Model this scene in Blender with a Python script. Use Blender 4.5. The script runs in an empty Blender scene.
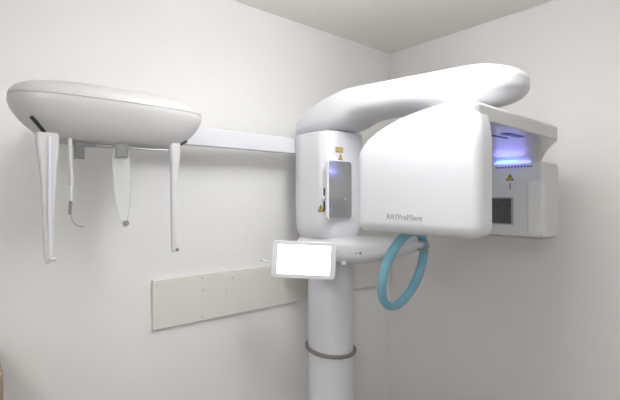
import bpy, bmesh, math
from mathutils import Vector, Matrix
PI = math.pi
S = bpy.context.scene
COL = S.collection
CZ = 1.5            # eye height; heights below are given relative to it

# ------------------------------------------------------------------ materials
def mat(name, col, rough=.5, metal=0., spec=.5, noise=0., nscale=8., bump=0., bscale=60., coat=0., emit=None, estr=0., alpha=1., trans=0.):
    m = bpy.data.materials.new(name); m.use_nodes = True
    nt = m.node_tree; b = nt.nodes['Principled BSDF']
    b.inputs['Base Color'].default_value = (*col, 1)
    b.inputs['Roughness'].default_value = rough
    b.inputs['Metallic'].default_value = metal
    b.inputs['Specular IOR Level'].default_value = spec
    b.inputs['Coat Weight'].default_value = coat
    b.inputs['Coat Roughness'].default_value = .12
    b.inputs['Alpha'].default_value = alpha
    b.inputs['Transmission Weight'].default_value = trans
    tc = nt.nodes.new('ShaderNodeTexCoord')
    if noise:
        n = nt.nodes.new('ShaderNodeTexNoise'); n.inputs['Scale'].default_value = nscale; n.inputs['Detail'].default_value = 4
        nt.links.new(tc.outputs['Object'], n.inputs['Vector'])
        r = nt.nodes.new('ShaderNodeValToRGB')
        r.color_ramp.elements[0].position = .3; r.color_ramp.elements[1].position = .7
        r.color_ramp.elements[0].color = (*[c*(1-noise) for c in col], 1)
        r.color_ramp.elements[1].color = (*[min(1, c*(1+noise)) for c in col], 1)
        nt.links.new(n.outputs['Fac'], r.inputs['Fac']); nt.links.new(r.outputs['Color'], b.inputs['Base Color'])
    if bump:
        n2 = nt.nodes.new('ShaderNodeTexNoise'); n2.inputs['Scale'].default_value = bscale; n2.inputs['Detail'].default_value = 3
        nt.links.new(tc.outputs['Object'], n2.inputs['Vector'])
        bp = nt.nodes.new('ShaderNodeBump'); bp.inputs['Strength'].default_value = bump; bp.inputs['Distance'].default_value = .002
        nt.links.new(n2.outputs['Fac'], bp.inputs['Height']); nt.links.new(bp.outputs['Normal'], b.inputs['Normal'])
    if emit:
        b.inputs['Emission Color'].default_value = (*emit, 1); b.inputs['Emission Strength'].default_value = estr
    return m

M_wall   = mat('wall_paint', (.83, .825, .815), .75, noise=.012, nscale=2.2, bump=.12, bscale=140)
M_wall_r = mat('wall_paint_shaded', (.80, .775, .765), .75, noise=.012, nscale=2.2, bump=.12, bscale=140)  # same paint as the left wall, with its dimmer light mixed into the colour
M_ceil   = mat('ceiling_paint', (.88, .86, .81), .85, noise=.01, nscale=2, bump=.08, bscale=120)
M_floor  = mat('vinyl_floor', (.22, .21, .19), .5, noise=.05, nscale=6)
M_shell  = mat('white_gloss_shell', (.76, .76, .795), .30, noise=.004, nscale=3, coat=.25)
M_bar    = mat('lavender_white_shell', (.72, .72, .765), .38, noise=.004, nscale=3)
M_ceph   = mat('ceph_shell', (.56, .55, .55), .35, noise=.006, nscale=4, coat=.2)  # greyer than the white shell: the hull's shade is in the colour
M_tube   = mat('tube_head_shell', (.68, .68, .685), .36, noise=.006, nscale=4)
M_tubep  = mat('tube_panel_shell', (.74, .74, .735), .36, noise=.006, nscale=4)
M_blade  = mat('ceph_blade_plastic', (.62, .61, .63), .35, noise=.01, nscale=6)
M_gbrk   = mat('grey_bracket', (.13, .13, .135), .5, noise=.08)
M_acryl  = mat('clear_acrylic', (.86, .87, .87), .12, noise=.01, trans=.55, alpha=.62)
M_dark   = mat('black_slot', (.02, .02, .022), .6, noise=.1)
M_seam   = mat('grey_seam', (.25, .25, .26), .6, noise=.05)
M_metal  = mat('brushed_grey_metal', (.42, .42, .42), .38, metal=.6, noise=.06, nscale=30)
M_perf   = mat('perforated_plate_metal', (.24, .24, .24), .5, metal=.1, noise=.06, nscale=30)
M_copper = mat('brown_ear_plug', (.26, .19, .17), .5, noise=.08)
M_mirror = mat('grey_mirror', (.50, .50, .51), .10, metal=.55, noise=.02, nscale=5)
M_board  = mat('cream_board', (.74, .72, .68), .6, noise=.012, nscale=5, bump=.05)
M_screw  = mat('screw_metal', (.62, .60, .56), .4, metal=.5, noise=.05)
M_blue   = mat('blue_foam', (.22, .47, .60), .6, noise=.10, nscale=25, bump=.4, bscale=90)
M_rubber = mat('grey_rubber', (.22, .21, .20), .5, noise=.1, nscale=20)
M_yel    = mat('warning_yellow', (.62, .50, .06), .5, noise=.04)
M_olive  = mat('label_olive', (.40, .34, .16), .5, noise=.05)
M_ink    = mat('black_ink', (.03, .03, .03), .5, noise=.05)
M_logo   = mat('grey_logo_ink', (.36, .36, .39), .5, noise=.05)
M_win    = mat('beam_window_grey', (.075, .075, .08), .4, noise=.3, nscale=55)
M_winf   = mat('beam_window_frame', (.36, .36, .37), .4, noise=.05)
M_screen = mat('lit_screen', (.9, .9, .9), .2, emit=(1, 1, 1), estr=.9)
M_led    = mat('blue_led', (.1, .2, .9), .3, emit=(.28, .30, 1.0), estr=1.1)
M_ledw   = mat('cyan_led_core', (.3, .6, 1), .3, emit=(.25, .55, 1.0), estr=.9)
M_slot   = mat('indigo_vent', (.10, .10, .30), .5, noise=.05)
M_lamp   = mat('lamp_diffuser', (.9, .9, .9), .5, emit=(.98, .99, 1), estr=11.5)
LX1, LY1 = .84, .62
M_fill  = mat('fill_lamp_diffuser', (.9, .9, .9), .5, emit=(.99, .99, 1), estr=13.5)
M_alu    = mat('lamp_frame_white', (.8, .8, .8), .4, noise=.02)
M_wood   = mat('light_brown_wood', (.38, .30, .22), .5, noise=.12, nscale=9)

# ------------------------------------------------------------------ helpers
def link(name, bm, m, parent=None, smooth=True, wn=True):
    bmesh.ops.recalc_face_normals(bm, faces=bm.faces)
    me = bpy.data.meshes.new(name); bm.to_mesh(me); bm.free()
    ms = m if isinstance(m, (list, tuple)) else [m]
    for q in ms: me.materials.append(q)
    o = bpy.data.objects.new(name, me); COL.objects.link(o)
    if smooth:
        me.polygons.foreach_set('use_smooth', [True]*len(me.polygons))
        me.set_sharp_from_angle(angle=math.radians(38))
        if wn:
            w = o.modifiers.new('wn', 'WEIGHTED_NORMAL'); w.keep_sharp = True; w.weight = 80
    if parent:
        o.parent = parent
        p = parent
        off = Vector((0, 0, 0))
        while p: off += Vector(p.location); p = p.parent
        me.transform(Matrix.Translation(-off))
    return o

def empty(name, loc):
    o = bpy.data.objects.new(name, None); COL.objects.link(o); o.location = loc; o.empty_display_size = .05
    return o

def tag(o, label=None, cat=None, group=None, kind=None):
    if label: o['label'] = label
    if cat: o['category'] = cat
    if group: o['group'] = group
    if kind: o['kind'] = kind
    return o

def V(x, y, z): return Vector((x, y, z+CZ))

def rpoly(pts, seg=8):
    """closed outline with a fillet radius per corner: (u, v, r)"""
    n = len(pts); out = []
    for i in range(n):
        p = Vector(pts[i][:2]); r = pts[i][2]
        a = Vector(pts[i-1][:2])-p; b = Vector(pts[(i+1) % n][:2])-p
        la, lb = a.length, b.length; a.normalize(); b.normalize()
        if r <= 0: out.append(p); continue
        ang = a.angle(b); d = min(r/math.tan(ang/2), la*.498, lb*.498); r = d*math.tan(ang/2)
        c = p+(a+b).normalized()*(r/math.sin(ang/2))
        s = p+a*d-c; e = p+b*d-c
        a0 = math.atan2(s.y, s.x); a1 = math.atan2(e.y, e.x); da = (a1-a0+PI) % (2*PI)-PI
        k = max(2, int(seg*(1 if r < .05 else 2)))
        for j in range(k+1):
            t = a0+da*j/k; out.append(c+Vector((math.cos(t), math.sin(t)))*r)
    return out

def dense(out, step=.02):
    res = []
    for i, p in enumerate(out):
        q = out[(i+1) % len(out)]; k = max(1, int((q-p).length/step))
        for j in range(k): res.append(p.lerp(q, j/k))
    return res

def offs(out, d):
    n = len(out); area = sum(out[i-1].x*out[i].y-out[i].x*out[i-1].y for i in range(n)); s = 1 if area > 0 else -1
    res = []
    for i in range(n):
        e1 = (out[i]-out[i-1]).normalized(); e2 = (out[(i+1) % n]-out[i]).normalized()
        n1 = Vector((-e1.y, e1.x)); n2 = Vector((-e2.y, e2.x)); m = (n1+n2)
        if m.length < 1e-6: m = n1
        m.normalize(); k = 1/max(.5, m.dot(n1))
        res.append(out[i]+m*d*s*k)
    return res

def loft(bm, rings, cap=True, closed=True):
    vs = [[bm.verts.new(p) for p in r] for r in rings]
    n = len(vs[0])
    for a, b in zip(vs, vs[1:]):
        for i in range(n if closed else n-1):
            j = (i+1) % n
            bm.faces.new((a[i], a[j], b[j], b[i]))
    if cap:
        bm.faces.new(vs[0]); bm.faces.new(list(reversed(vs[-1])))
    return vs

def pill(bm, out, f, w0, w1, r0=.01, r1=None, seg=6, caprings=0):
    """outline extruded from w0 to w1 with rounded rims; f(u,v,w) -> Vector"""
    r1 = r0 if r1 is None else r1
    sg = 1 if w1 > w0 else -1
    rings = []
    cen = sum(out, Vector((0, 0)))/len(out)
    def ring(o, w): return [f(p.x, p.y, w) for p in o]
    if caprings:
        base = offs(out, r0)
        for k in range(caprings, 0, -1):
            s = 1-k/(caprings+.15); rings.append(ring([cen.lerp(p, s) for p in base], w0))
    if r0 > 0:
        for k in range(seg): 
            t = k/seg*PI/2; rings.append(ring(offs(out, r0*(1-math.sin(t))), w0+sg*r0*(1-math.cos(t))))
    rings.append(ring(out, w0+sg*r0)); rings.append(ring(out, w1-sg*r1))
    if r1 > 0:
        for k in range(seg-1, -1, -1):
            t = k/seg*PI/2; rings.append(ring(offs(out, r1*(1-math.sin(t))), w1-sg*r1*(1-math.cos(t))))
    loft(bm, rings)

fXYZ = lambda u, v, w: V(u, v, w)           # plan outline, extruded in height
fYZX = lambda u, v, w: V(w, u, v)           # outline in (Y, Z), extruded along X
fXZY = lambda u, v, w: V(u, w, v)           # outline in (X, Z), extruded along Y

def rrect(u0, u1, v0, v1, r, seg=8): return rpoly([(u0, v0, r), (u1, v0, r), (u1, v1, r), (u0, v1, r)], seg)

def box(bm, x0, x1, y0, y1, z0, z1, r=.003):
    r = min(r, abs(x1-x0)*.45, abs(y1-y0)*.45, abs(z1-z0)*.45)
    pill(bm, rrect(x0, x1, y0, y1, r, 3), fXYZ, z0, z1, r, seg=3)

def sell(cx, cy, a, b, e=2.5, n=56):
    res = []
    for i in range(n):
        t = 2*PI*i/n; c, s = math.cos(t), math.sin(t)
        res.append(Vector((cx+a*math.copysign(abs(c)**(2/e), c), cy+b*math.copysign(abs(s)**(2/e), s))))
    return res

def tube(bm, pts, r, n=12, closed=False, ry=None):
    pts = [Vector(p) for p in pts]; rings = []; N = len(pts); up = None
    for i, p in enumerate(pts):
        a = pts[i-1] if (i > 0 or closed) else p; b = pts[(i+1) % N] if (i < N-1 or closed) else p
        t = (b-a).normalized()
        if up is None:
            up = t.orthogonal().normalized()
        up = (up-t*up.dot(t)).normalized(); sd = t.cross(up)
        rr = r[i] if isinstance(r, (list, tuple)) else r
        rings.append([p+(up*math.cos(2*PI*k/n)+sd*math.sin(2*PI*k/n))*rr for k in range(n)])
    if closed: rings.append(rings[0])
    loft(bm, rings, cap=not closed)
    if closed: bmesh.ops.remove_doubles(bm, verts=bm.verts, dist=1e-6)

def cyl(bm, c, ax, r, h, r2=None, n=32, bev=.0):
    c = Vector(c); ax = Vector(ax).normalized(); u = ax.orthogonal().normalized(); v = ax.cross(u)
    r2 = r if r2 is None else r2
    R = [(0, r-bev), (bev, r), (h-bev, r2), (h, r2-bev)] if bev else [(0, r), (h, r2)]
    loft(bm, [[c+ax*d+(u*math.cos(2*PI*k/n)+v*math.sin(2*PI*k/n))*q for k in range(n)] for d, q in R])

# ------------------------------------------------------------------ room
XR, YL, XB, YB, H = 2.0, 1.619, -1.6, -1.7, 2.35
def slab(name, x0, x1, y0, y1, z0, z1, m):
    bm = bmesh.new()
    vs = [bm.verts.new((x, y, z)) for x in (x0, x1) for y in (y0, y1) for z in (z0, z1)]
    for f in ((0, 1, 3, 2), (4, 6, 7, 5), (0, 4, 5, 1), (2, 3, 7, 6), (0, 2, 6, 4), (1, 5, 7, 3)): bm.faces.new([vs[i] for i in f])
    return tag(link(name, bm, m, smooth=False), kind='structure')
T = .08
slab('floor', XB-T, XR+T, YB-T, YL+T, -T, 0, M_floor)
slab('ceiling', XB-T, XR+T, YB-T, YL+T, H, H+T, M_ceil)
slab('wall_left', XB-T, XR+T, YL, YL+T, 0, H, M_wall)
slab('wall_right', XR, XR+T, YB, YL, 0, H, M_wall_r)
slab('wall_back', XB-T, XB, YB, YL, 0, H, M_wall)
slab('wall_front', XB-T, XR+T, YB-T, YB, 0, H, M_wall)

# ------------------------------------------------------------------ cream board screwed to the wall
bd = empty('wall_board', (1.29, YL, .99))
bm = bmesh.new(); box(bm, .588, XR-.002, YL-.016, YL-.0005, -.5035, -.3150, .002); link('board', bm, M_board, bd)
for (sx, sz) in ((.603, -.332), (.790, -.33), (.795, -.378), (.79, -.488), (.93, -.345), (.90, -.392), (1.13, -.33), (1.13, -.488), (1.62, -.33), (1.62, -.40), (1.62, -.488)):
    bm = bmesh.new(); cyl(bm, V(sx, YL-.0155, sz), (0, -1, 0), .0048, .0025, n=14, bev=.0008); link('screw', bm, M_screw, bd)
tag(bd, 'long cream board screwed to the wall behind the column', 'wall board')

# brown cabinet at the very left edge of the view
cab = empty('wooden_cabinet', (-.06, 1.46, 0))
bm = bmesh.new(); pill(bm, rrect(-.24, .112, 1.36, YL-.004, .01, 3), fXYZ, -CZ+.05, -.455, .006, seg=3); link('body', bm, M_wood, cab)
bm = bmesh.new(); box(bm, -.22, .09, 1.38, YL-.02, -CZ+.0, -CZ+.05); link('plinth', bm, M_seam, cab)
bm = bmesh.new(); box(bm, -.232, .104, 1.342, 1.359, -CZ+.06, -.465, .003); dr = link('door', bm, M_wood, cab)
bm = bmesh.new(); cyl(bm, V(.07, 1.342, -.85), (0, -1, 0), .009, .02, n=16, bev=.002); link('knob', bm, M_metal, dr)
tag(cab, 'light brown wooden cabinet against the wall at the lower left edge', 'cabinet')

# ------------------------------------------------------------------ the x-ray machine
xm = empty('dental_x_ray_machine', (1.30, 1.38, 0))
tag(xm, 'large white panoramic dental x-ray machine with cephalometric arm standing in the corner', 'x-ray machine')
CX, CY = 1.300, 1.385
# base and column
bm = bmesh.new(); pill(bm, rrect(CX-.2, CX+.2, 1.2, 1.6, .05), fXYZ, -CZ, -CZ+.04, 0.0, .01, seg=3); link('base_plate', bm, M_shell, xm)
bm = bmesh.new(); loft(bm, [[V(p.x, p.y, z) for p in sell(CX, CY, .098, .098, 2.15, 64)] for z in (-CZ+.04, -1.0, -.72, -.20)]); link('column', bm, M_shell, xm)
bm = bmesh.new(); box(bm, CX+.01, CX+.08, CY+.06, YL-.001, .02, .2); link('wall_bracket', bm, M_metal, xm)

# carriage head
bm = bmesh.new(); rings = []
hx0, hx1, hy0, hy1 = 1.154, 1.392, 1.245, 1.53
def head_sec(z, d, rr=.062):
    return [V(p.x, p.y, z) for p in rpoly([(hx0+d, hy0+d, rr), (hx1-d, hy0+d, rr), (hx1-d, hy1-d, .125), (hx0+d, hy1-d, .125)], 9)]
for z, d in ((.270, .004), (.2675, .001), (.2645, 0), (.15, 0), (.0, 0), (-.10, .001), (-.135, .005), (-.16, .014), (-.178, .026), (-.185, .036)):
    rings.append(head_sec(z, d))
loft(bm, rings); carriage = link('carriage', bm, M_shell, xm)

# overhead arm, lofted along Y out of the carriage top
def sec_xz(y, cx, hw, z0, z1, e=3.2, n=64):
    cz, hh = (z0+z1)/2, (z1-z0)/2
    return [V(cx+p.x, y, cz+p.y) for p in sell(0, 0, hw, hh, e, n)]
bm = bmesh.new(); rings = []
acx = 1.262
Y0, Y1 = 1.527, .545
for i in range(61):
    t = i/60
    t = .5-.5*math.cos(PI*t)
    y = Y0+(Y1-Y0)*t
    # top profile: quarter ellipse at the column end, droop at the tip
    top = .440-.030*max(0, min(1, (1.2-y)/.6))
    if y > 1.17: q = (y-1.17)/(Y0-1.17); top = .272+(.440-.272)*math.sqrt(max(0, 1-q**1.75))
    tipq = max(0, (.70-y)/(.70-Y1)); top -= .055*(1-math.sqrt(max(0, 1-tipq**2.2)))
    bot = .272
    if y < 1.26: s = min(1, (1.26-y)/.14); bot = .272+.036*s*s*(3-2*s)
    if y < 1.0: s = min(1, (1.0-y)/.3); bot -= .020*s*s*(3-2*s)
    bot += .048*(1-math.sqrt(max(0, 1-tipq**2.2)))
    hw = .112
    if y < 1.0: hw = .112+.013*min(1, (1.0-y)/.3)
    if y > 1.26: hw = .112
    acx = 1.281+.027*max(0, min(1, (1.2-y)/.55))
    e1 = max(0, (y-1.42)/(Y0-1.42)); hw *= math.sqrt(max(0.0, 1-.75*e1**2.4))
    e2 = max(0, (.685-y)/(.685-Y1)); hw *= math.sqrt(max(0.004, 1-e2**2.2))
    if top-bot < .012: top = bot+.012
    ex = 3.0
    rings.append(sec_xz(y, acx, hw, bot, top, ex))
loft(bm, rings); arm = link('overhead_arm', bm, M_shell, xm)

# hub between arm and gantry
GX, GY = 1.325, .765
bm = bmesh.new(); cyl(bm, V(GX, GY, .236), (0, 0, 1), .085, .09, r2=.095, n=48); link('rotation_hub', bm, M_tube, xm)

# gantry beam
bm = bmesh.new()
pill(bm, rpoly([(1.05, .565, .03), (1.69, .585, .05), (1.72, .93, .05), (1.36, .93, .08), (1.05, .72, .03)], 8), fXYZ, .205, .254, .006, .012, seg=4)
beam = link('gantry_beam', bm, M_tube, xm)
bm = bmesh.new(); box(bm, 1.36, 1.50, .625, .65, .2025, .2055, .001); link('vent_slot', bm, M_slot, beam)
bm = bmesh.new(); box(bm, 1.37, 1.49, .68, .69, .2025, .2055, .001); link('vent_slot', bm, M_slot, beam)

# detector housing (the big box)
bm = bmesh.new()
def box_out():
    res = []
    def arc(cy, cz, a, b_, t0, t1, k):
        for j in range(k+1):
            t = math.radians(t0+(t1-t0)*j/k); res.append(Vector((cy+a*math.cos(t), cz+b_*math.sin(t))))
    r = .038
    arc(.985-r, -.1135+r, r, r, -90, 0, 8)
    arc(.615, .128, .370, .140, 0, 90, 30)
    arc(.615, .143, .063, .125, 90, 180, 16)
    arc(.552+r, -.1135+r, r, r, 180, 270, 8)
    o = []
    for i, p in enumerate(res):
        q = res[(i+1) % len(res)]; L = (q-p).length
        if L < 1e-5: continue
        k = max(1, round(L/.03))
        for j in range(k): o.append(p.lerp(q, j/k))
    return o
BO = box_out()
bx0, bxt, br = 1.03, .088, .036
def fbox(p, w):
    k = max(0, (p.y-.06)/.2); f = max(0, 1-(w-bx0)/bxt)
    return V(w+.022*k*k*f, p.x, p.y)
rings = []
inner = offs(BO, br); cen = Vector((.768, .065))
for k in range(14, 0, -1): rings.append([fbox(cen.lerp(p, 1-k/14.1), bx0) for p in inner])
for k in range(10): t = k/9*PI/2; rings.append([fbox(p, bx0+br*(1-math.cos(t))) for p in offs(BO, br*(1-math.sin(t)))])
for k in range(0, 6): t = k/5*PI/2; rings.append([fbox(p, bx0+bxt-.012+.012*math.sin(t)) for p in offs(BO, .012*(1-math.cos(t)))])
loft(bm, rings)
det = link('detector_housing', bm, M_shell, xm, wn=False)
bm = bmesh.new(); pill(bm, rrect(.60, .94, -.085, .17, .02), fYZX, bx0+.086, bx0+.094, .002, seg=2); link('sensor_cover', bm, M_tubep, det)

def text_obj(body, size, M, m, parent, name, ext=.0004, width=None):
    cu = bpy.data.curves.new('t', 'FONT'); cu.body = body; cu.size = size; cu.extrude = ext; cu.align_x = 'CENTER'; cu.align_y = 'CENTER'; cu.offset = 0
    to = bpy.data.objects.new('t', cu); COL.objects.link(to)
    bpy.context.view_layer.update()
    me = bpy.data.meshes.new_from_object(to.evaluated_get(bpy.context.evaluated_depsgraph_get()))
    bpy.data.objects.remove(to)
    bm = bmesh.new(); bm.from_mesh(me); bpy.data.meshes.remove(me)
    if width:
        xs = [v.co.x for v in bm.verts]; k = width/(max(xs)-min(xs)); bm.transform(Matrix.Diagonal((k, 1, 1, 1)))
    bm.transform(M)
    return link(name, bm, m, parent, smooth=False)
def basis(o, ax, ay):
    ax = Vector(ax).normalized(); ay = Vector(ay).normalized(); az = ax.cross(ay)
    return Matrix.Translation(o) @ Matrix((ax, ay, az)).transposed().to_4x4()
text_obj('RAYPreMiere', .0235, basis(V(bx0-.0006, .781, -.0605), (0, -1, 0), (0, 0, 1)), M_logo, det, 'logo_lettering', width=.128)

# tube head
bm = bmesh.new(); rings = []
def th(z, x0, x1, y0, y1, r): rings.append([V(p.x, p.y, z) for p in rrect(x0, x1, y0, y1, r, 7)])
th(.2052, 1.47, 1.70, .590, .915, .035)
th(.200, 1.505, 1.70, .594, .915, .035)
th(.190, 1.545, 1.69, .602, .915, .035)
th(.178, 1.575, 1.68, .611, .914, .03)
th(.163, 1.60, 1.675, .621, .913, .03)
th(.148, 1.615, 1.67, .630, .912, .02)
th(.134, 1.624, 1.67, .639, .911, .02)
th(.130, 1.626, 1.68, .638, .911, .02)
th(.126, 1.628, 1.755, .622, .910, .022)
th(.118, 1.629, 1.765, .616, .910, .022)
th(.100, 1.630, 1.775, .617, .910, .02)
th(-.125, 1.630, 1.775, .617, .910, .02)
th(-.145, 1.633, 1.77, .620, .905, .02)
th(-.155, 1.645, 1.76, .632, .893, .02)
loft(bm, rings); tubeh = link('tube_head', bm, M_tube, xm)
bm = bmesh.new(); pill(bm, rrect(.625, .672, -.138, .060, .012), fYZX, 1.6305, 1.624, 0, .002, seg=2); link('side_cover', bm, M_tubep, tubeh)  # raised panel for a lit chamfer; that light is in its paler colour
bm = bmesh.new(); pill(bm, rrect(.677, .702, -.142, .066, .006), fYZX, 1.6305, 1.627, 0, .001, seg=2); link('side_cover', bm, M_tube, tubeh)
# beam window
bm = bmesh.new(); pill(bm, rrect(.728, .838, -.105, -.001, .003, 3), fYZX, 1.6305, 1.622, 0, .002, seg=2); wf = link('beam_window', bm, M_winf, tubeh)
bm = bmesh.new(); pill(bm, rrect(.7335, .832, -.100, -.006, .002, 3), fYZX, 1.6225, 1.6205, 0, 0.0005, seg=2); link('window_pane', bm, M_win, wf)
# blue led lens
def ellipsoid(bm, c, rx, ry, rz, n=40, m=14):
    rings = []
    for i in range(1, m):
        a = PI*i/m; rings.append([V(c[0]-rx*math.cos(2*PI*k/n)*math.sin(a), c[1]+ry*math.sin(2*PI*k/n)*math.sin(a), c[2]+rz*math.cos(a)) for k in range(n)])
    loft(bm, rings)
bm = bmesh.new(); ellipsoid(bm, (1.624, .732, .130), .020, .070, .007); led = link('blue_indicator_light', bm, M_led, tubeh); led['label'] = 'glowing blue light strip above the warning label'
bm = bmesh.new(); ellipsoid(bm, (1.604, .742, .133), .009, .042, .0055); link('light_core', bm, M_ledw, led)
bm = bmesh.new()
for k in range(12):
    y = .662+k*.0118; cyl(bm, V(1.6295, y, .1135), (-1, 0, 0), .0033, .004, n=10)
link('grille_dots', bm, M_slot, led)

L = bpy.data.lights.new('led_lamp', 'AREA'); L.shape = 'RECTANGLE'; L.size = .11; L.size_y = .012; L.energy = .02; L.color = (.30, .24, 1)
lo = bpy.data.objects.new('led_lamp', L); COL.objects.link(lo); lo.location = V(1.598, .735, .139); zz = Vector((.55, 0, -.83)).normalized(); lo.rotation_euler = Matrix((Vector((0, 1, 0)), zz.cross(Vector((0, 1, 0))), zz)).transposed().to_euler()
# warning labels
def triangle(o, ax, ay, s, parent, name='warning_triangle'):
    Mx = basis(o, ax, ay)
    def tri(k, z0, z1, m, nm, par):
        bm = bmesh.new(); P = rpoly([(-.5*s*k, -.433*s*k, .06*s), (.5*s*k, -.433*s*k, .06*s), (0, .433*s*k, .06*s)], 3)
        loft(bm, [[Mx @ Vector((p.x, p.y-(.0 if k == 1 else .03*s), z)) for p in P] for z in (z0, z1)]); return link(nm, bm, m, par, smooth=False)
    a = tri(1, 0, .0006, M_ink, name, parent); a['label'] = 'yellow and black warning triangle'
    b = tri(.74, .0006, .0010, M_yel, 'yellow_field', a)
    bm = bmesh.new(); 
    for (u0, u1, v0, v1) in ((-.05, .05, -.12, .14), (-.05, .05, -.27, -.19)):
        loft(bm, [[Mx @ Vector((u*s, v*s, z)) for u, v in ((u0, v0), (u1, v0), (u1, v1), (u0, v1))] for z in (.0009, .0013)])
    link('exclamation_mark', bm, M_ink, a, smooth=False)
triangle(V(1.6295, .741, .076), (0, -1, 0), (0, 0, 1), .031, tubeh)
bm = bmesh.new(); box(bm, 1.6275, 1.6305, .7388, .7432, .028, .054, .0008); link('focus_mark', bm, M_seam, tubeh)

def head_pt(r):
    # where a sight line of slope r meets the rounded carriage corner, with its outward normal
    d = Vector((.648+.7615*r, .7615-.648*r)); c = Vector((hx0+.062, hy0+.062)); b_ = d.dot(c)/d.length_squared
    t = b_-math.sqrt(max(0, b_*b_-(c.length_squared-.062**2)/d.length_squared)); p = d*t; n_ = (p-c).normalized()
    return p, n_
def head_basis(r, z, lift=.001):
    p, n_ = head_pt(r); return basis(V(p.x+n_.x*lift, p.y+n_.y*lift, z), (-n_.y, n_.x, 0), (0, 0, 1))
# mirror on the carriage front, facing the patient
my = hy0
bm = bmesh.new(); pill(bm, rrect(1.141, 1.277, -.091, .149, .016), fXZY, my+.000, my-.013, .002, .004, seg=3); box(bm, 1.175, 1.26, my-.004, my+.03, -.07, .13, .004); mf = link('mirror_frame', bm, M_shell, carriage)
bm = bmesh.new(); pill(bm, rrect(1.1465, 1.274, -.087, .144, .013), fXZY, my-.0125, my-.0140, 0, .0006, seg=2); mm = link('mirror', bm, M_mirror, mf)
bm = bmesh.new(); cyl(bm, V(1.236, my-.0138, -.010), (0, -1, 0), .0035, .002, n=14, bev=.0005); link('centre_light', bm, M_bar, mf)
# laser slots and knob beside the mirror, on the rounded corner
for z0, z1 in ((.004, .036), (-.057, -.017)):
    Mh = head_basis(.0335, 0, 0); bm = bmesh.new(); pill(bm, rrect(-.0032, .0032, z0, z1, .002, 2), lambda u, v, w: Mh @ Vector((u, v, w)), -.003, .0012, 0, .0004, seg=2); link('laser_slot', bm, M_dark, carriage)
p_, n_ = head_pt(.0335)
bm = bmesh.new(); cyl(bm, V(p_.x, p_.y, -.003), (n_.x, n_.y, 0), .009, .012, n=20, bev=.002); link('slider_knob', bm, M_shell, carriage)
bm = bmesh.new(); tube(bm, [V(1.156, my-.014, .01), V(1.156, my-.019, -.01), V(1.156, my-.019, -.045), V(1.156, my-.014, -.062)], .0022, 8); link('mirror_handle', bm, M_seam, mf)
# small labels above the mirror and to its left
lx = (1, 0, 0)
Ml = head_basis(.069, .192, .0006); fl = lambda u, v, w: Ml @ Vector((u, v, w))
bm = bmesh.new(); pill(bm, rrect(-.020, .020, -.011, .011, .002, 2), fl, -.003, .001, 0, 0); lab = link('rating_label', bm, M_olive, carriage); lab['label'] = 'small olive label plate'
bm = bmesh.new()
for k in range(4): pill(bm, rrect(-.016+.0085*k, -.010+.0085*k, -.005, .005, .0005, 2), fl, .0009, .0014, 0, 0)
link('label_marks', bm, M_yel, lab)
def tri_at(r, z, s_, lift):
    Mh = head_basis(r, z, lift); triangle(Mh.translation, Mh.col[0].xyz, Mh.col[1].xyz, s_, carriage)
tri_at(.0715, .1645, .031, .0012)
tri_at(.0258, -.045, .032, .0018)

# chin shelf (lower arm)
bm = bmesh.new(); rings = []
for i in range(49):
    t = .5-.5*math.cos(PI*i/48); y = 1.50+(.862-1.50)*t
    top = -.166; bot = -.264
    if y < 1.30: top = -.166+.018*min(1, (1.30-y)/.34)
    if y < 1.16: s_ = min(1, (1.16-y)/.30); bot = -.264+.092*s_**1.5
    hw = .118-.078*max(0, min(1, (1.18-y)/.32))**1.4
    e1 = max(0, (y-1.40)/.1); hw *= math.sqrt(max(.1, 1-.8*e1**2.2))
    e2 = max(0, (.93-y)/.068); hw *= math.sqrt(max(.02, 1-e2**2.2)); top -= .008*e2**2; bot += .004*e2**2
    rings.append(sec_xz(y, 1.268-.026*max(0, min(1, (1.12-y)/.2)), hw, bot, top, 3.0))
loft(bm, rings); shelf = link('chin_rest_arm', bm, M_shell, xm)
bm = bmesh.new(); cyl(bm, V(1.235, 1.075, -.212), (-1, 0, -.2), .006, .012, n=14, bev=.001)
cyl(bm, V(1.223, 1.077, -.2155), (-1, 0, -.2), .004, .010, n=14)
# chin post
bm.free()
bm = bmesh.new(); box(bm, 1.1600, 1.1760, 1.072, 1.083, -.212, -.202, .001); link('button', bm, M_seam, shelf)
bm = bmesh.new(); box(bm, 1.1560, 1.1730, 1.094, 1.099, -.212, -.207, .001); link('button', bm, M_seam, shelf)
bm = bmesh.new(); box(bm, 1.225, 1.27, .93, .975, -.152, -.125, .008); link('chin_post_socket', bm, M_bar, shelf)
bm = bmesh.new(); tube(bm, [V(1.240, .875, -.152), V(1.240, .846, -.150), V(1.240, .838, -.168), V(1.240, .848, -.182), V(1.240, .868, -.186), V(1.240, .885, -.178)], .0035, 10); link('hook', bm, M_metal, shelf)

# tablet control panel
tc = Vector((1.019, 1.233, CZ-.2375)); R_ = Vector((.7615, -.648, 0)); 
roll = math.radians(-2.6)
ax = (R_*math.cos(roll)+Vector((0, 0, 1))*math.sin(roll)); ay = (Vector((0, 0, 1))*math.cos(roll)-R_*math.sin(roll))
Mt = basis(tc, ax, ay)
ft = lambda u, v, w: Mt @ Vector((u, v, w))
bm = bmesh.new(); pill(bm, rrect(-.121, .121, -.070, .070, .017, 6), ft, -.018, 0, .004, .003, seg=3); tab = link('control_tablet', bm, M_shell, xm)
bm = bmesh.new(); pill(bm, rrect(-.101, .100, -.0555, .0575, .002, 3), ft, -.001, .0012, 0, 0); ts = link('screen', bm, M_screen, tab); ts['label'] = 'glowing blank white screen'
bm = bmesh.new(); out = rrect(-.1032, .1022, -.0577, .0597, .003, 3); pill(bm, out, ft, -.001, .0006, 0, 0); link('screen_bezel', bm, M_winf, tab)
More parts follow.
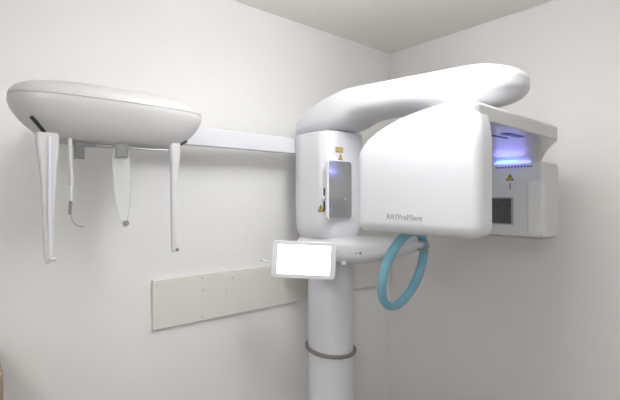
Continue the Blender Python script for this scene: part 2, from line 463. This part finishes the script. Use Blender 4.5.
bm = bmesh.new(); tube(bm, [Mt @ Vector((.07, -.01, -.014)), V(1.13, 1.255, -.262), V(1.20, 1.31, -.262), V(1.255, 1.345, -.262)], .011, 14); link('tablet_bracket', bm, M_shell, tab)
bm = bmesh.new(); cyl(bm, V(1.17, 1.17, -.262), (0, 0, 1), .014, .018, n=20, bev=.003); link('bracket_knob', bm, M_shell, tab)
bm = bmesh.new(); tube(bm, [Mt @ Vector((-.118, -.014, -.010)), Mt @ Vector((-.135, -.016, -.012)), Mt @ Vector((-.155, -.010, -.02)), Mt @ Vector((-.165, -.012, -.03))], .0032, 8); link('stylus', bm, M_bar, tab)

# cephalometric bar
bm = bmesh.new(); box(bm, .25, 1.20, 1.480, 1.507, .1915, .2610, .006); bar = link('cephalometric_bar', bm, M_bar, xm)

# cephalostat head
ccx, ccy = .361, 1.272
bm = bmesh.new(); rings = []
prof = [(.3000, .04, .012), (.2990, .11, .036), (.2950, .170, .056), (.2870, .212, .073), (.2760, .237, .084), (.2640, .2475, .0900), (.2570, .2500, .0915), (.2535, .2505, .0918),
        (.2528, .2480, .0900), (.2514, .2480, .0900), (.2507, .2505, .0920),
        (.244, .2510, .0925), (.236, .2505, .092), (.224, .2465, .090), (.210, .2385, .086), (.195, .2270, .081), (.180, .2130, .074), (.165, .1960, .065), (.152, .1780, .055), (.144, .160, .045), (.1405, .140, .034)]
for z, a, b in prof: rings.append([V(p.x, p.y, z) for p in sell(ccx, ccy, a, b, 2.9, 80)])
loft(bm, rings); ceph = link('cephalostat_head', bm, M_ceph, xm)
bm = bmesh.new(); box(bm, .30, .42, 1.29, 1.487, .200, .245, .01); link('mounting_neck', bm, M_bar, ceph)
# helper: point under the hull for slots
def hull(xr, z):
    # nearest profile radii at height z, on the front side
    for (z1, a1, b1), (z0, a0, b0) in zip(prof, prof[1:]):
        if z0 <= z <= z1:
            t = (z-z0)/(z1-z0); a = a0+(a1-a0)*t; b = b0+(b1-b0)*t
            q = max(0, 1-abs(xr/a)**2.9); return ccy-b*q**(1/2.9)
    return ccy
# slots cut in the hull sides
for pts in (((-.207, .196), (-.168, .152)), ((.196, .172), (.160, .150))):
    (xa, za), (xb, zb) = pts; L = []
    for k in range(9):
        t = k/8; xr = xa+(xb-xa)*t; z = za+(zb-za)*t; L.append(V(ccx+xr, hull(xr, z)+.0005, z))
    bm = bmesh.new(); tube(bm, L, .0052, 10); link('guide_slot', bm, M_dark, ceph)

V0 = V
def V(x, y, z): return V0(x+.012, y+.035, z)
# ear rod blades
def blade(name, cx, cy, rot, W, L0, L1, m):
    """W: list of (z, uleft, uright); flat blade with rounded edges"""
    bm = bmesh.new(); rings = []
    c, s = math.cos(rot), math.sin(rot)
    for z, u0, u1, th_ in W:
        o = rrect(u0, u1, -th_, th_, th_*.9, 4); rings.append([V(cx+p.x*c-p.y*s, cy+p.x*s+p.y*c, z) for p in o])
    loft(bm, rings); return link(name, bm, m, ceph)
b1 = blade('ear_rod_blade', .172, 1.20, 0, [(.160, -.020, .033, .010), (.135, -.020, .031, .010), (.105, -.016, .029, .009), (.075, -.012, .027, .008), (.04, -.009, .024, .007), (-.05, -.005, .020, .006), (-.15, -.002, .018, .006), (-.162, .0, .016, .005), (-.166, .003, .012, .003)], 0, 0, M_blade)
bm = bmesh.new(); tube(bm, [V(.181, 1.190, .15), V(.181, 1.192, -.05), V(.183, 1.193, -.155)], .0035, 8); link('blade_rib', bm, M_bar, b1)
bm = bmesh.new(); cyl(bm, V(.185, 1.2, -.157), (1, 0, 0), .005, .012, n=14); link('ear_plug', bm, M_blade, b1)
b2 = blade('ear_rod_blade', .504, 1.20, 0, [(.160, -.018, .019, .012), (.13, -.016, .019, .012), (.10, -.012, .016, .010), (.06, -.010, .010, .008), (-.02, -.010, .007, .007), (-.15, -.009, .006, .006), (-.160, -.007, .006, .005), (-.164, -.003, .004, .003)], 0, 0, M_blade)
bm = bmesh.new(); cyl(bm, V(.502, 1.2, -.157), (1, 0, -.1), .005, .016, n=14); link('ear_plug', bm, M_seam, b2)
# nasion plate
b3 = blade('nasion_plate', .352, 1.20, 0, [(.145, -.020, .024, .004), (.10, -.024, .024, .004), (.04, -.018, .027, .004), (-.02, -.012, .026, .004), (-.05, -.006, .022, .004), (-.075, .002, .018, .004), (-.085, .006, .015, .003)], 0, 0, M_acryl)
b3['label'] = 'clear acrylic plate'
bm = bmesh.new(); pill(bm, rrect(.338, .370, .108, .152, .003, 3), fXZY, 1.196, 1.190, 0, .0008, seg=2); pp = link('perforated_plate', bm, M_perf, b3)
bm = bmesh.new()
for i in range(4):
    for j in range(6): 
        if (i in (0, 3)) or (j in (0, 5)) or (i+j) % 3 == 0: cyl(bm, V(.3425+i*.0078, 1.1902, .1125+j*.0072), (0, -1, 0), .0015, .0008, n=8)
link('plate_holes', bm, M_dark, pp)
bm = bmesh.new(); cyl(bm, V(.364, 1.196, -.072), (0, -1, 0), .008, .010, n=18, bev=.002); link('nose_knob', bm, M_perf, b3)
# grey L bracket, thin rail and hanging pointer
bm = bmesh.new()
pill(bm, rpoly([(.238, .150, .001), (.238, .100, .001), (.262, .100, .001), (.262, .132, .001), (.290, .132, .001), (.290, .150, .001)], 2), fXZY, 1.205, 1.195, 0.001, .001, seg=2); link('corner_bracket', bm, M_gbrk, ceph)
bm = bmesh.new(); tube(bm, [V(.285, 1.20, .1375), V(.36, 1.20, .1375), V(.44, 1.20, .1365), V(.495, 1.20, .139)], .0026, 8); link('rail', bm, M_metal, ceph)
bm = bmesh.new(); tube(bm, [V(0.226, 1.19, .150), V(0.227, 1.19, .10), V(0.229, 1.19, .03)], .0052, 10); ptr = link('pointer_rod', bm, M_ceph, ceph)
bm = bmesh.new(); tube(bm, [V(0.229, 1.19, .03), V(0.229, 1.19, -.012)], .0028, 8); link('pointer_stem', bm, M_bar, ptr)
bm = bmesh.new(); tube(bm, [V(0.228, 1.19, -.010), V(0.226, 1.19, -.045)], .0042, 10); pt = link('pointer_tip', bm, M_copper, ptr); pt['label'] = 'dull brown tip'
bm = bmesh.new(); tube(bm, [V(0.227, 1.19, -.044), V(0.231, 1.19, -.06), V(0.242, 1.19, -.074), V(.260, 1.19, -.078)], .0009, 6); link('pointer_cord', bm, M_seam, ptr)

V = V0
# ------------------------------------------------------------------ loose things
# blue foam ring hung over the chin arm tip
bm = bmesh.new()
rc = V(1.202, .912, -.250); ro = .0138
nrm = Vector((.10, -1, -.28)).normalized(); u = Vector((1, 0, 0)); u = (u-nrm*u.dot(nrm)).normalized(); v = nrm.cross(u)
if v.z < 0: v = -v
N, n = 96, 20; rings = []
for i in range(N):
    a = 2*PI*i/N; d = u*math.cos(a)*.122+v*math.sin(a)*.138; dd = (u*math.cos(a)/.122+v*math.sin(a)/.138).normalized()
    p = rc+d; rings.append([p+dd*math.cos(2*PI*k/n)*ro+nrm*math.sin(2*PI*k/n)*ro*1.15 for k in range(n)])
rings.append(rings[0]); loft(bm, rings, cap=False); bmesh.ops.remove_doubles(bm, verts=bm.verts, dist=1e-6)
tag(link('foam_ring', bm, M_blue), 'blue foam ring hanging from the chin rest arm', 'ring')

# dark rubber ring around the column
bm = bmesh.new(); pts = []
for i in range(72):
    a = 2*PI*i/72; x, y = math.cos(a)*.1065, math.sin(a)*.1065
    right = x*.7615-y*.648; pts.append(V(CX+x, CY+y, -.668-right*.09-(x*.648+y*.7615)*-.05))
tube(bm, pts, .0082, 12, closed=True)
tag(link('rubber_ring', bm, M_rubber), 'dark grey rubber ring looped around the white column', 'ring')

# ------------------------------------------------------------------ ceiling lights
def ceiling_light(x, y, r, drop, m, label):
    t = empty('ceiling_light', (x, y, H))
    bm = bmesh.new(); cyl(bm, Vector((x, y, H-.0005)), (0, 0, -1), .06, .02, n=48, bev=.003); link('ceiling_rose', bm, M_alu, t)
    bm = bmesh.new(); cyl(bm, Vector((x, y, H-.018)), (0, 0, -1), .008, drop-.016, n=16); link('stem', bm, M_alu, t)
    bm = bmesh.new(); o = [p for p in sell(0, 0, r, r, 2, 64)]
    pill(bm, o, lambda u, v, w: Vector((x+u, y+v, w)), H-drop, H-drop-.12, .02, .03, seg=5); link('glowing_shade', bm, m, t)
    tag(t, label, 'ceiling light')
ceiling_light(LX1, LY1, .16, .15, M_lamp, 'round white ceiling lamp nearer the x-ray machine')
ceiling_light(-.70, -.55, .20, .22, M_fill, 'added round fill lamp, unseen, farther from the x-ray machine')  # second lamp added out of view as fill for the shaded sides

W = bpy.data.worlds.new('world'); S.world = W; W.use_nodes = True
W.node_tree.nodes['Background'].inputs[0].default_value = (.8, .85, .9, 1); W.node_tree.nodes['Background'].inputs[1].default_value = .3

# ------------------------------------------------------------------ camera
cam = bpy.data.cameras.new('camera'); co = bpy.data.objects.new('camera', cam); COL.objects.link(co)
cam.sensor_width = 36; cam.lens = 426/620*36; cam.clip_start = .02; cam.shift_y = -3/620
co.location = (0, 0, CZ); co.rotation_euler = (PI/2, 0, -math.radians(40.4)); S.camera = co
S.view_settings.view_transform = 'Standard'; S.view_settings.look = 'None'; S.view_settings.gamma = 1; S.view_settings.use_curve_mapping = False
S.view_settings.exposure = 1.0
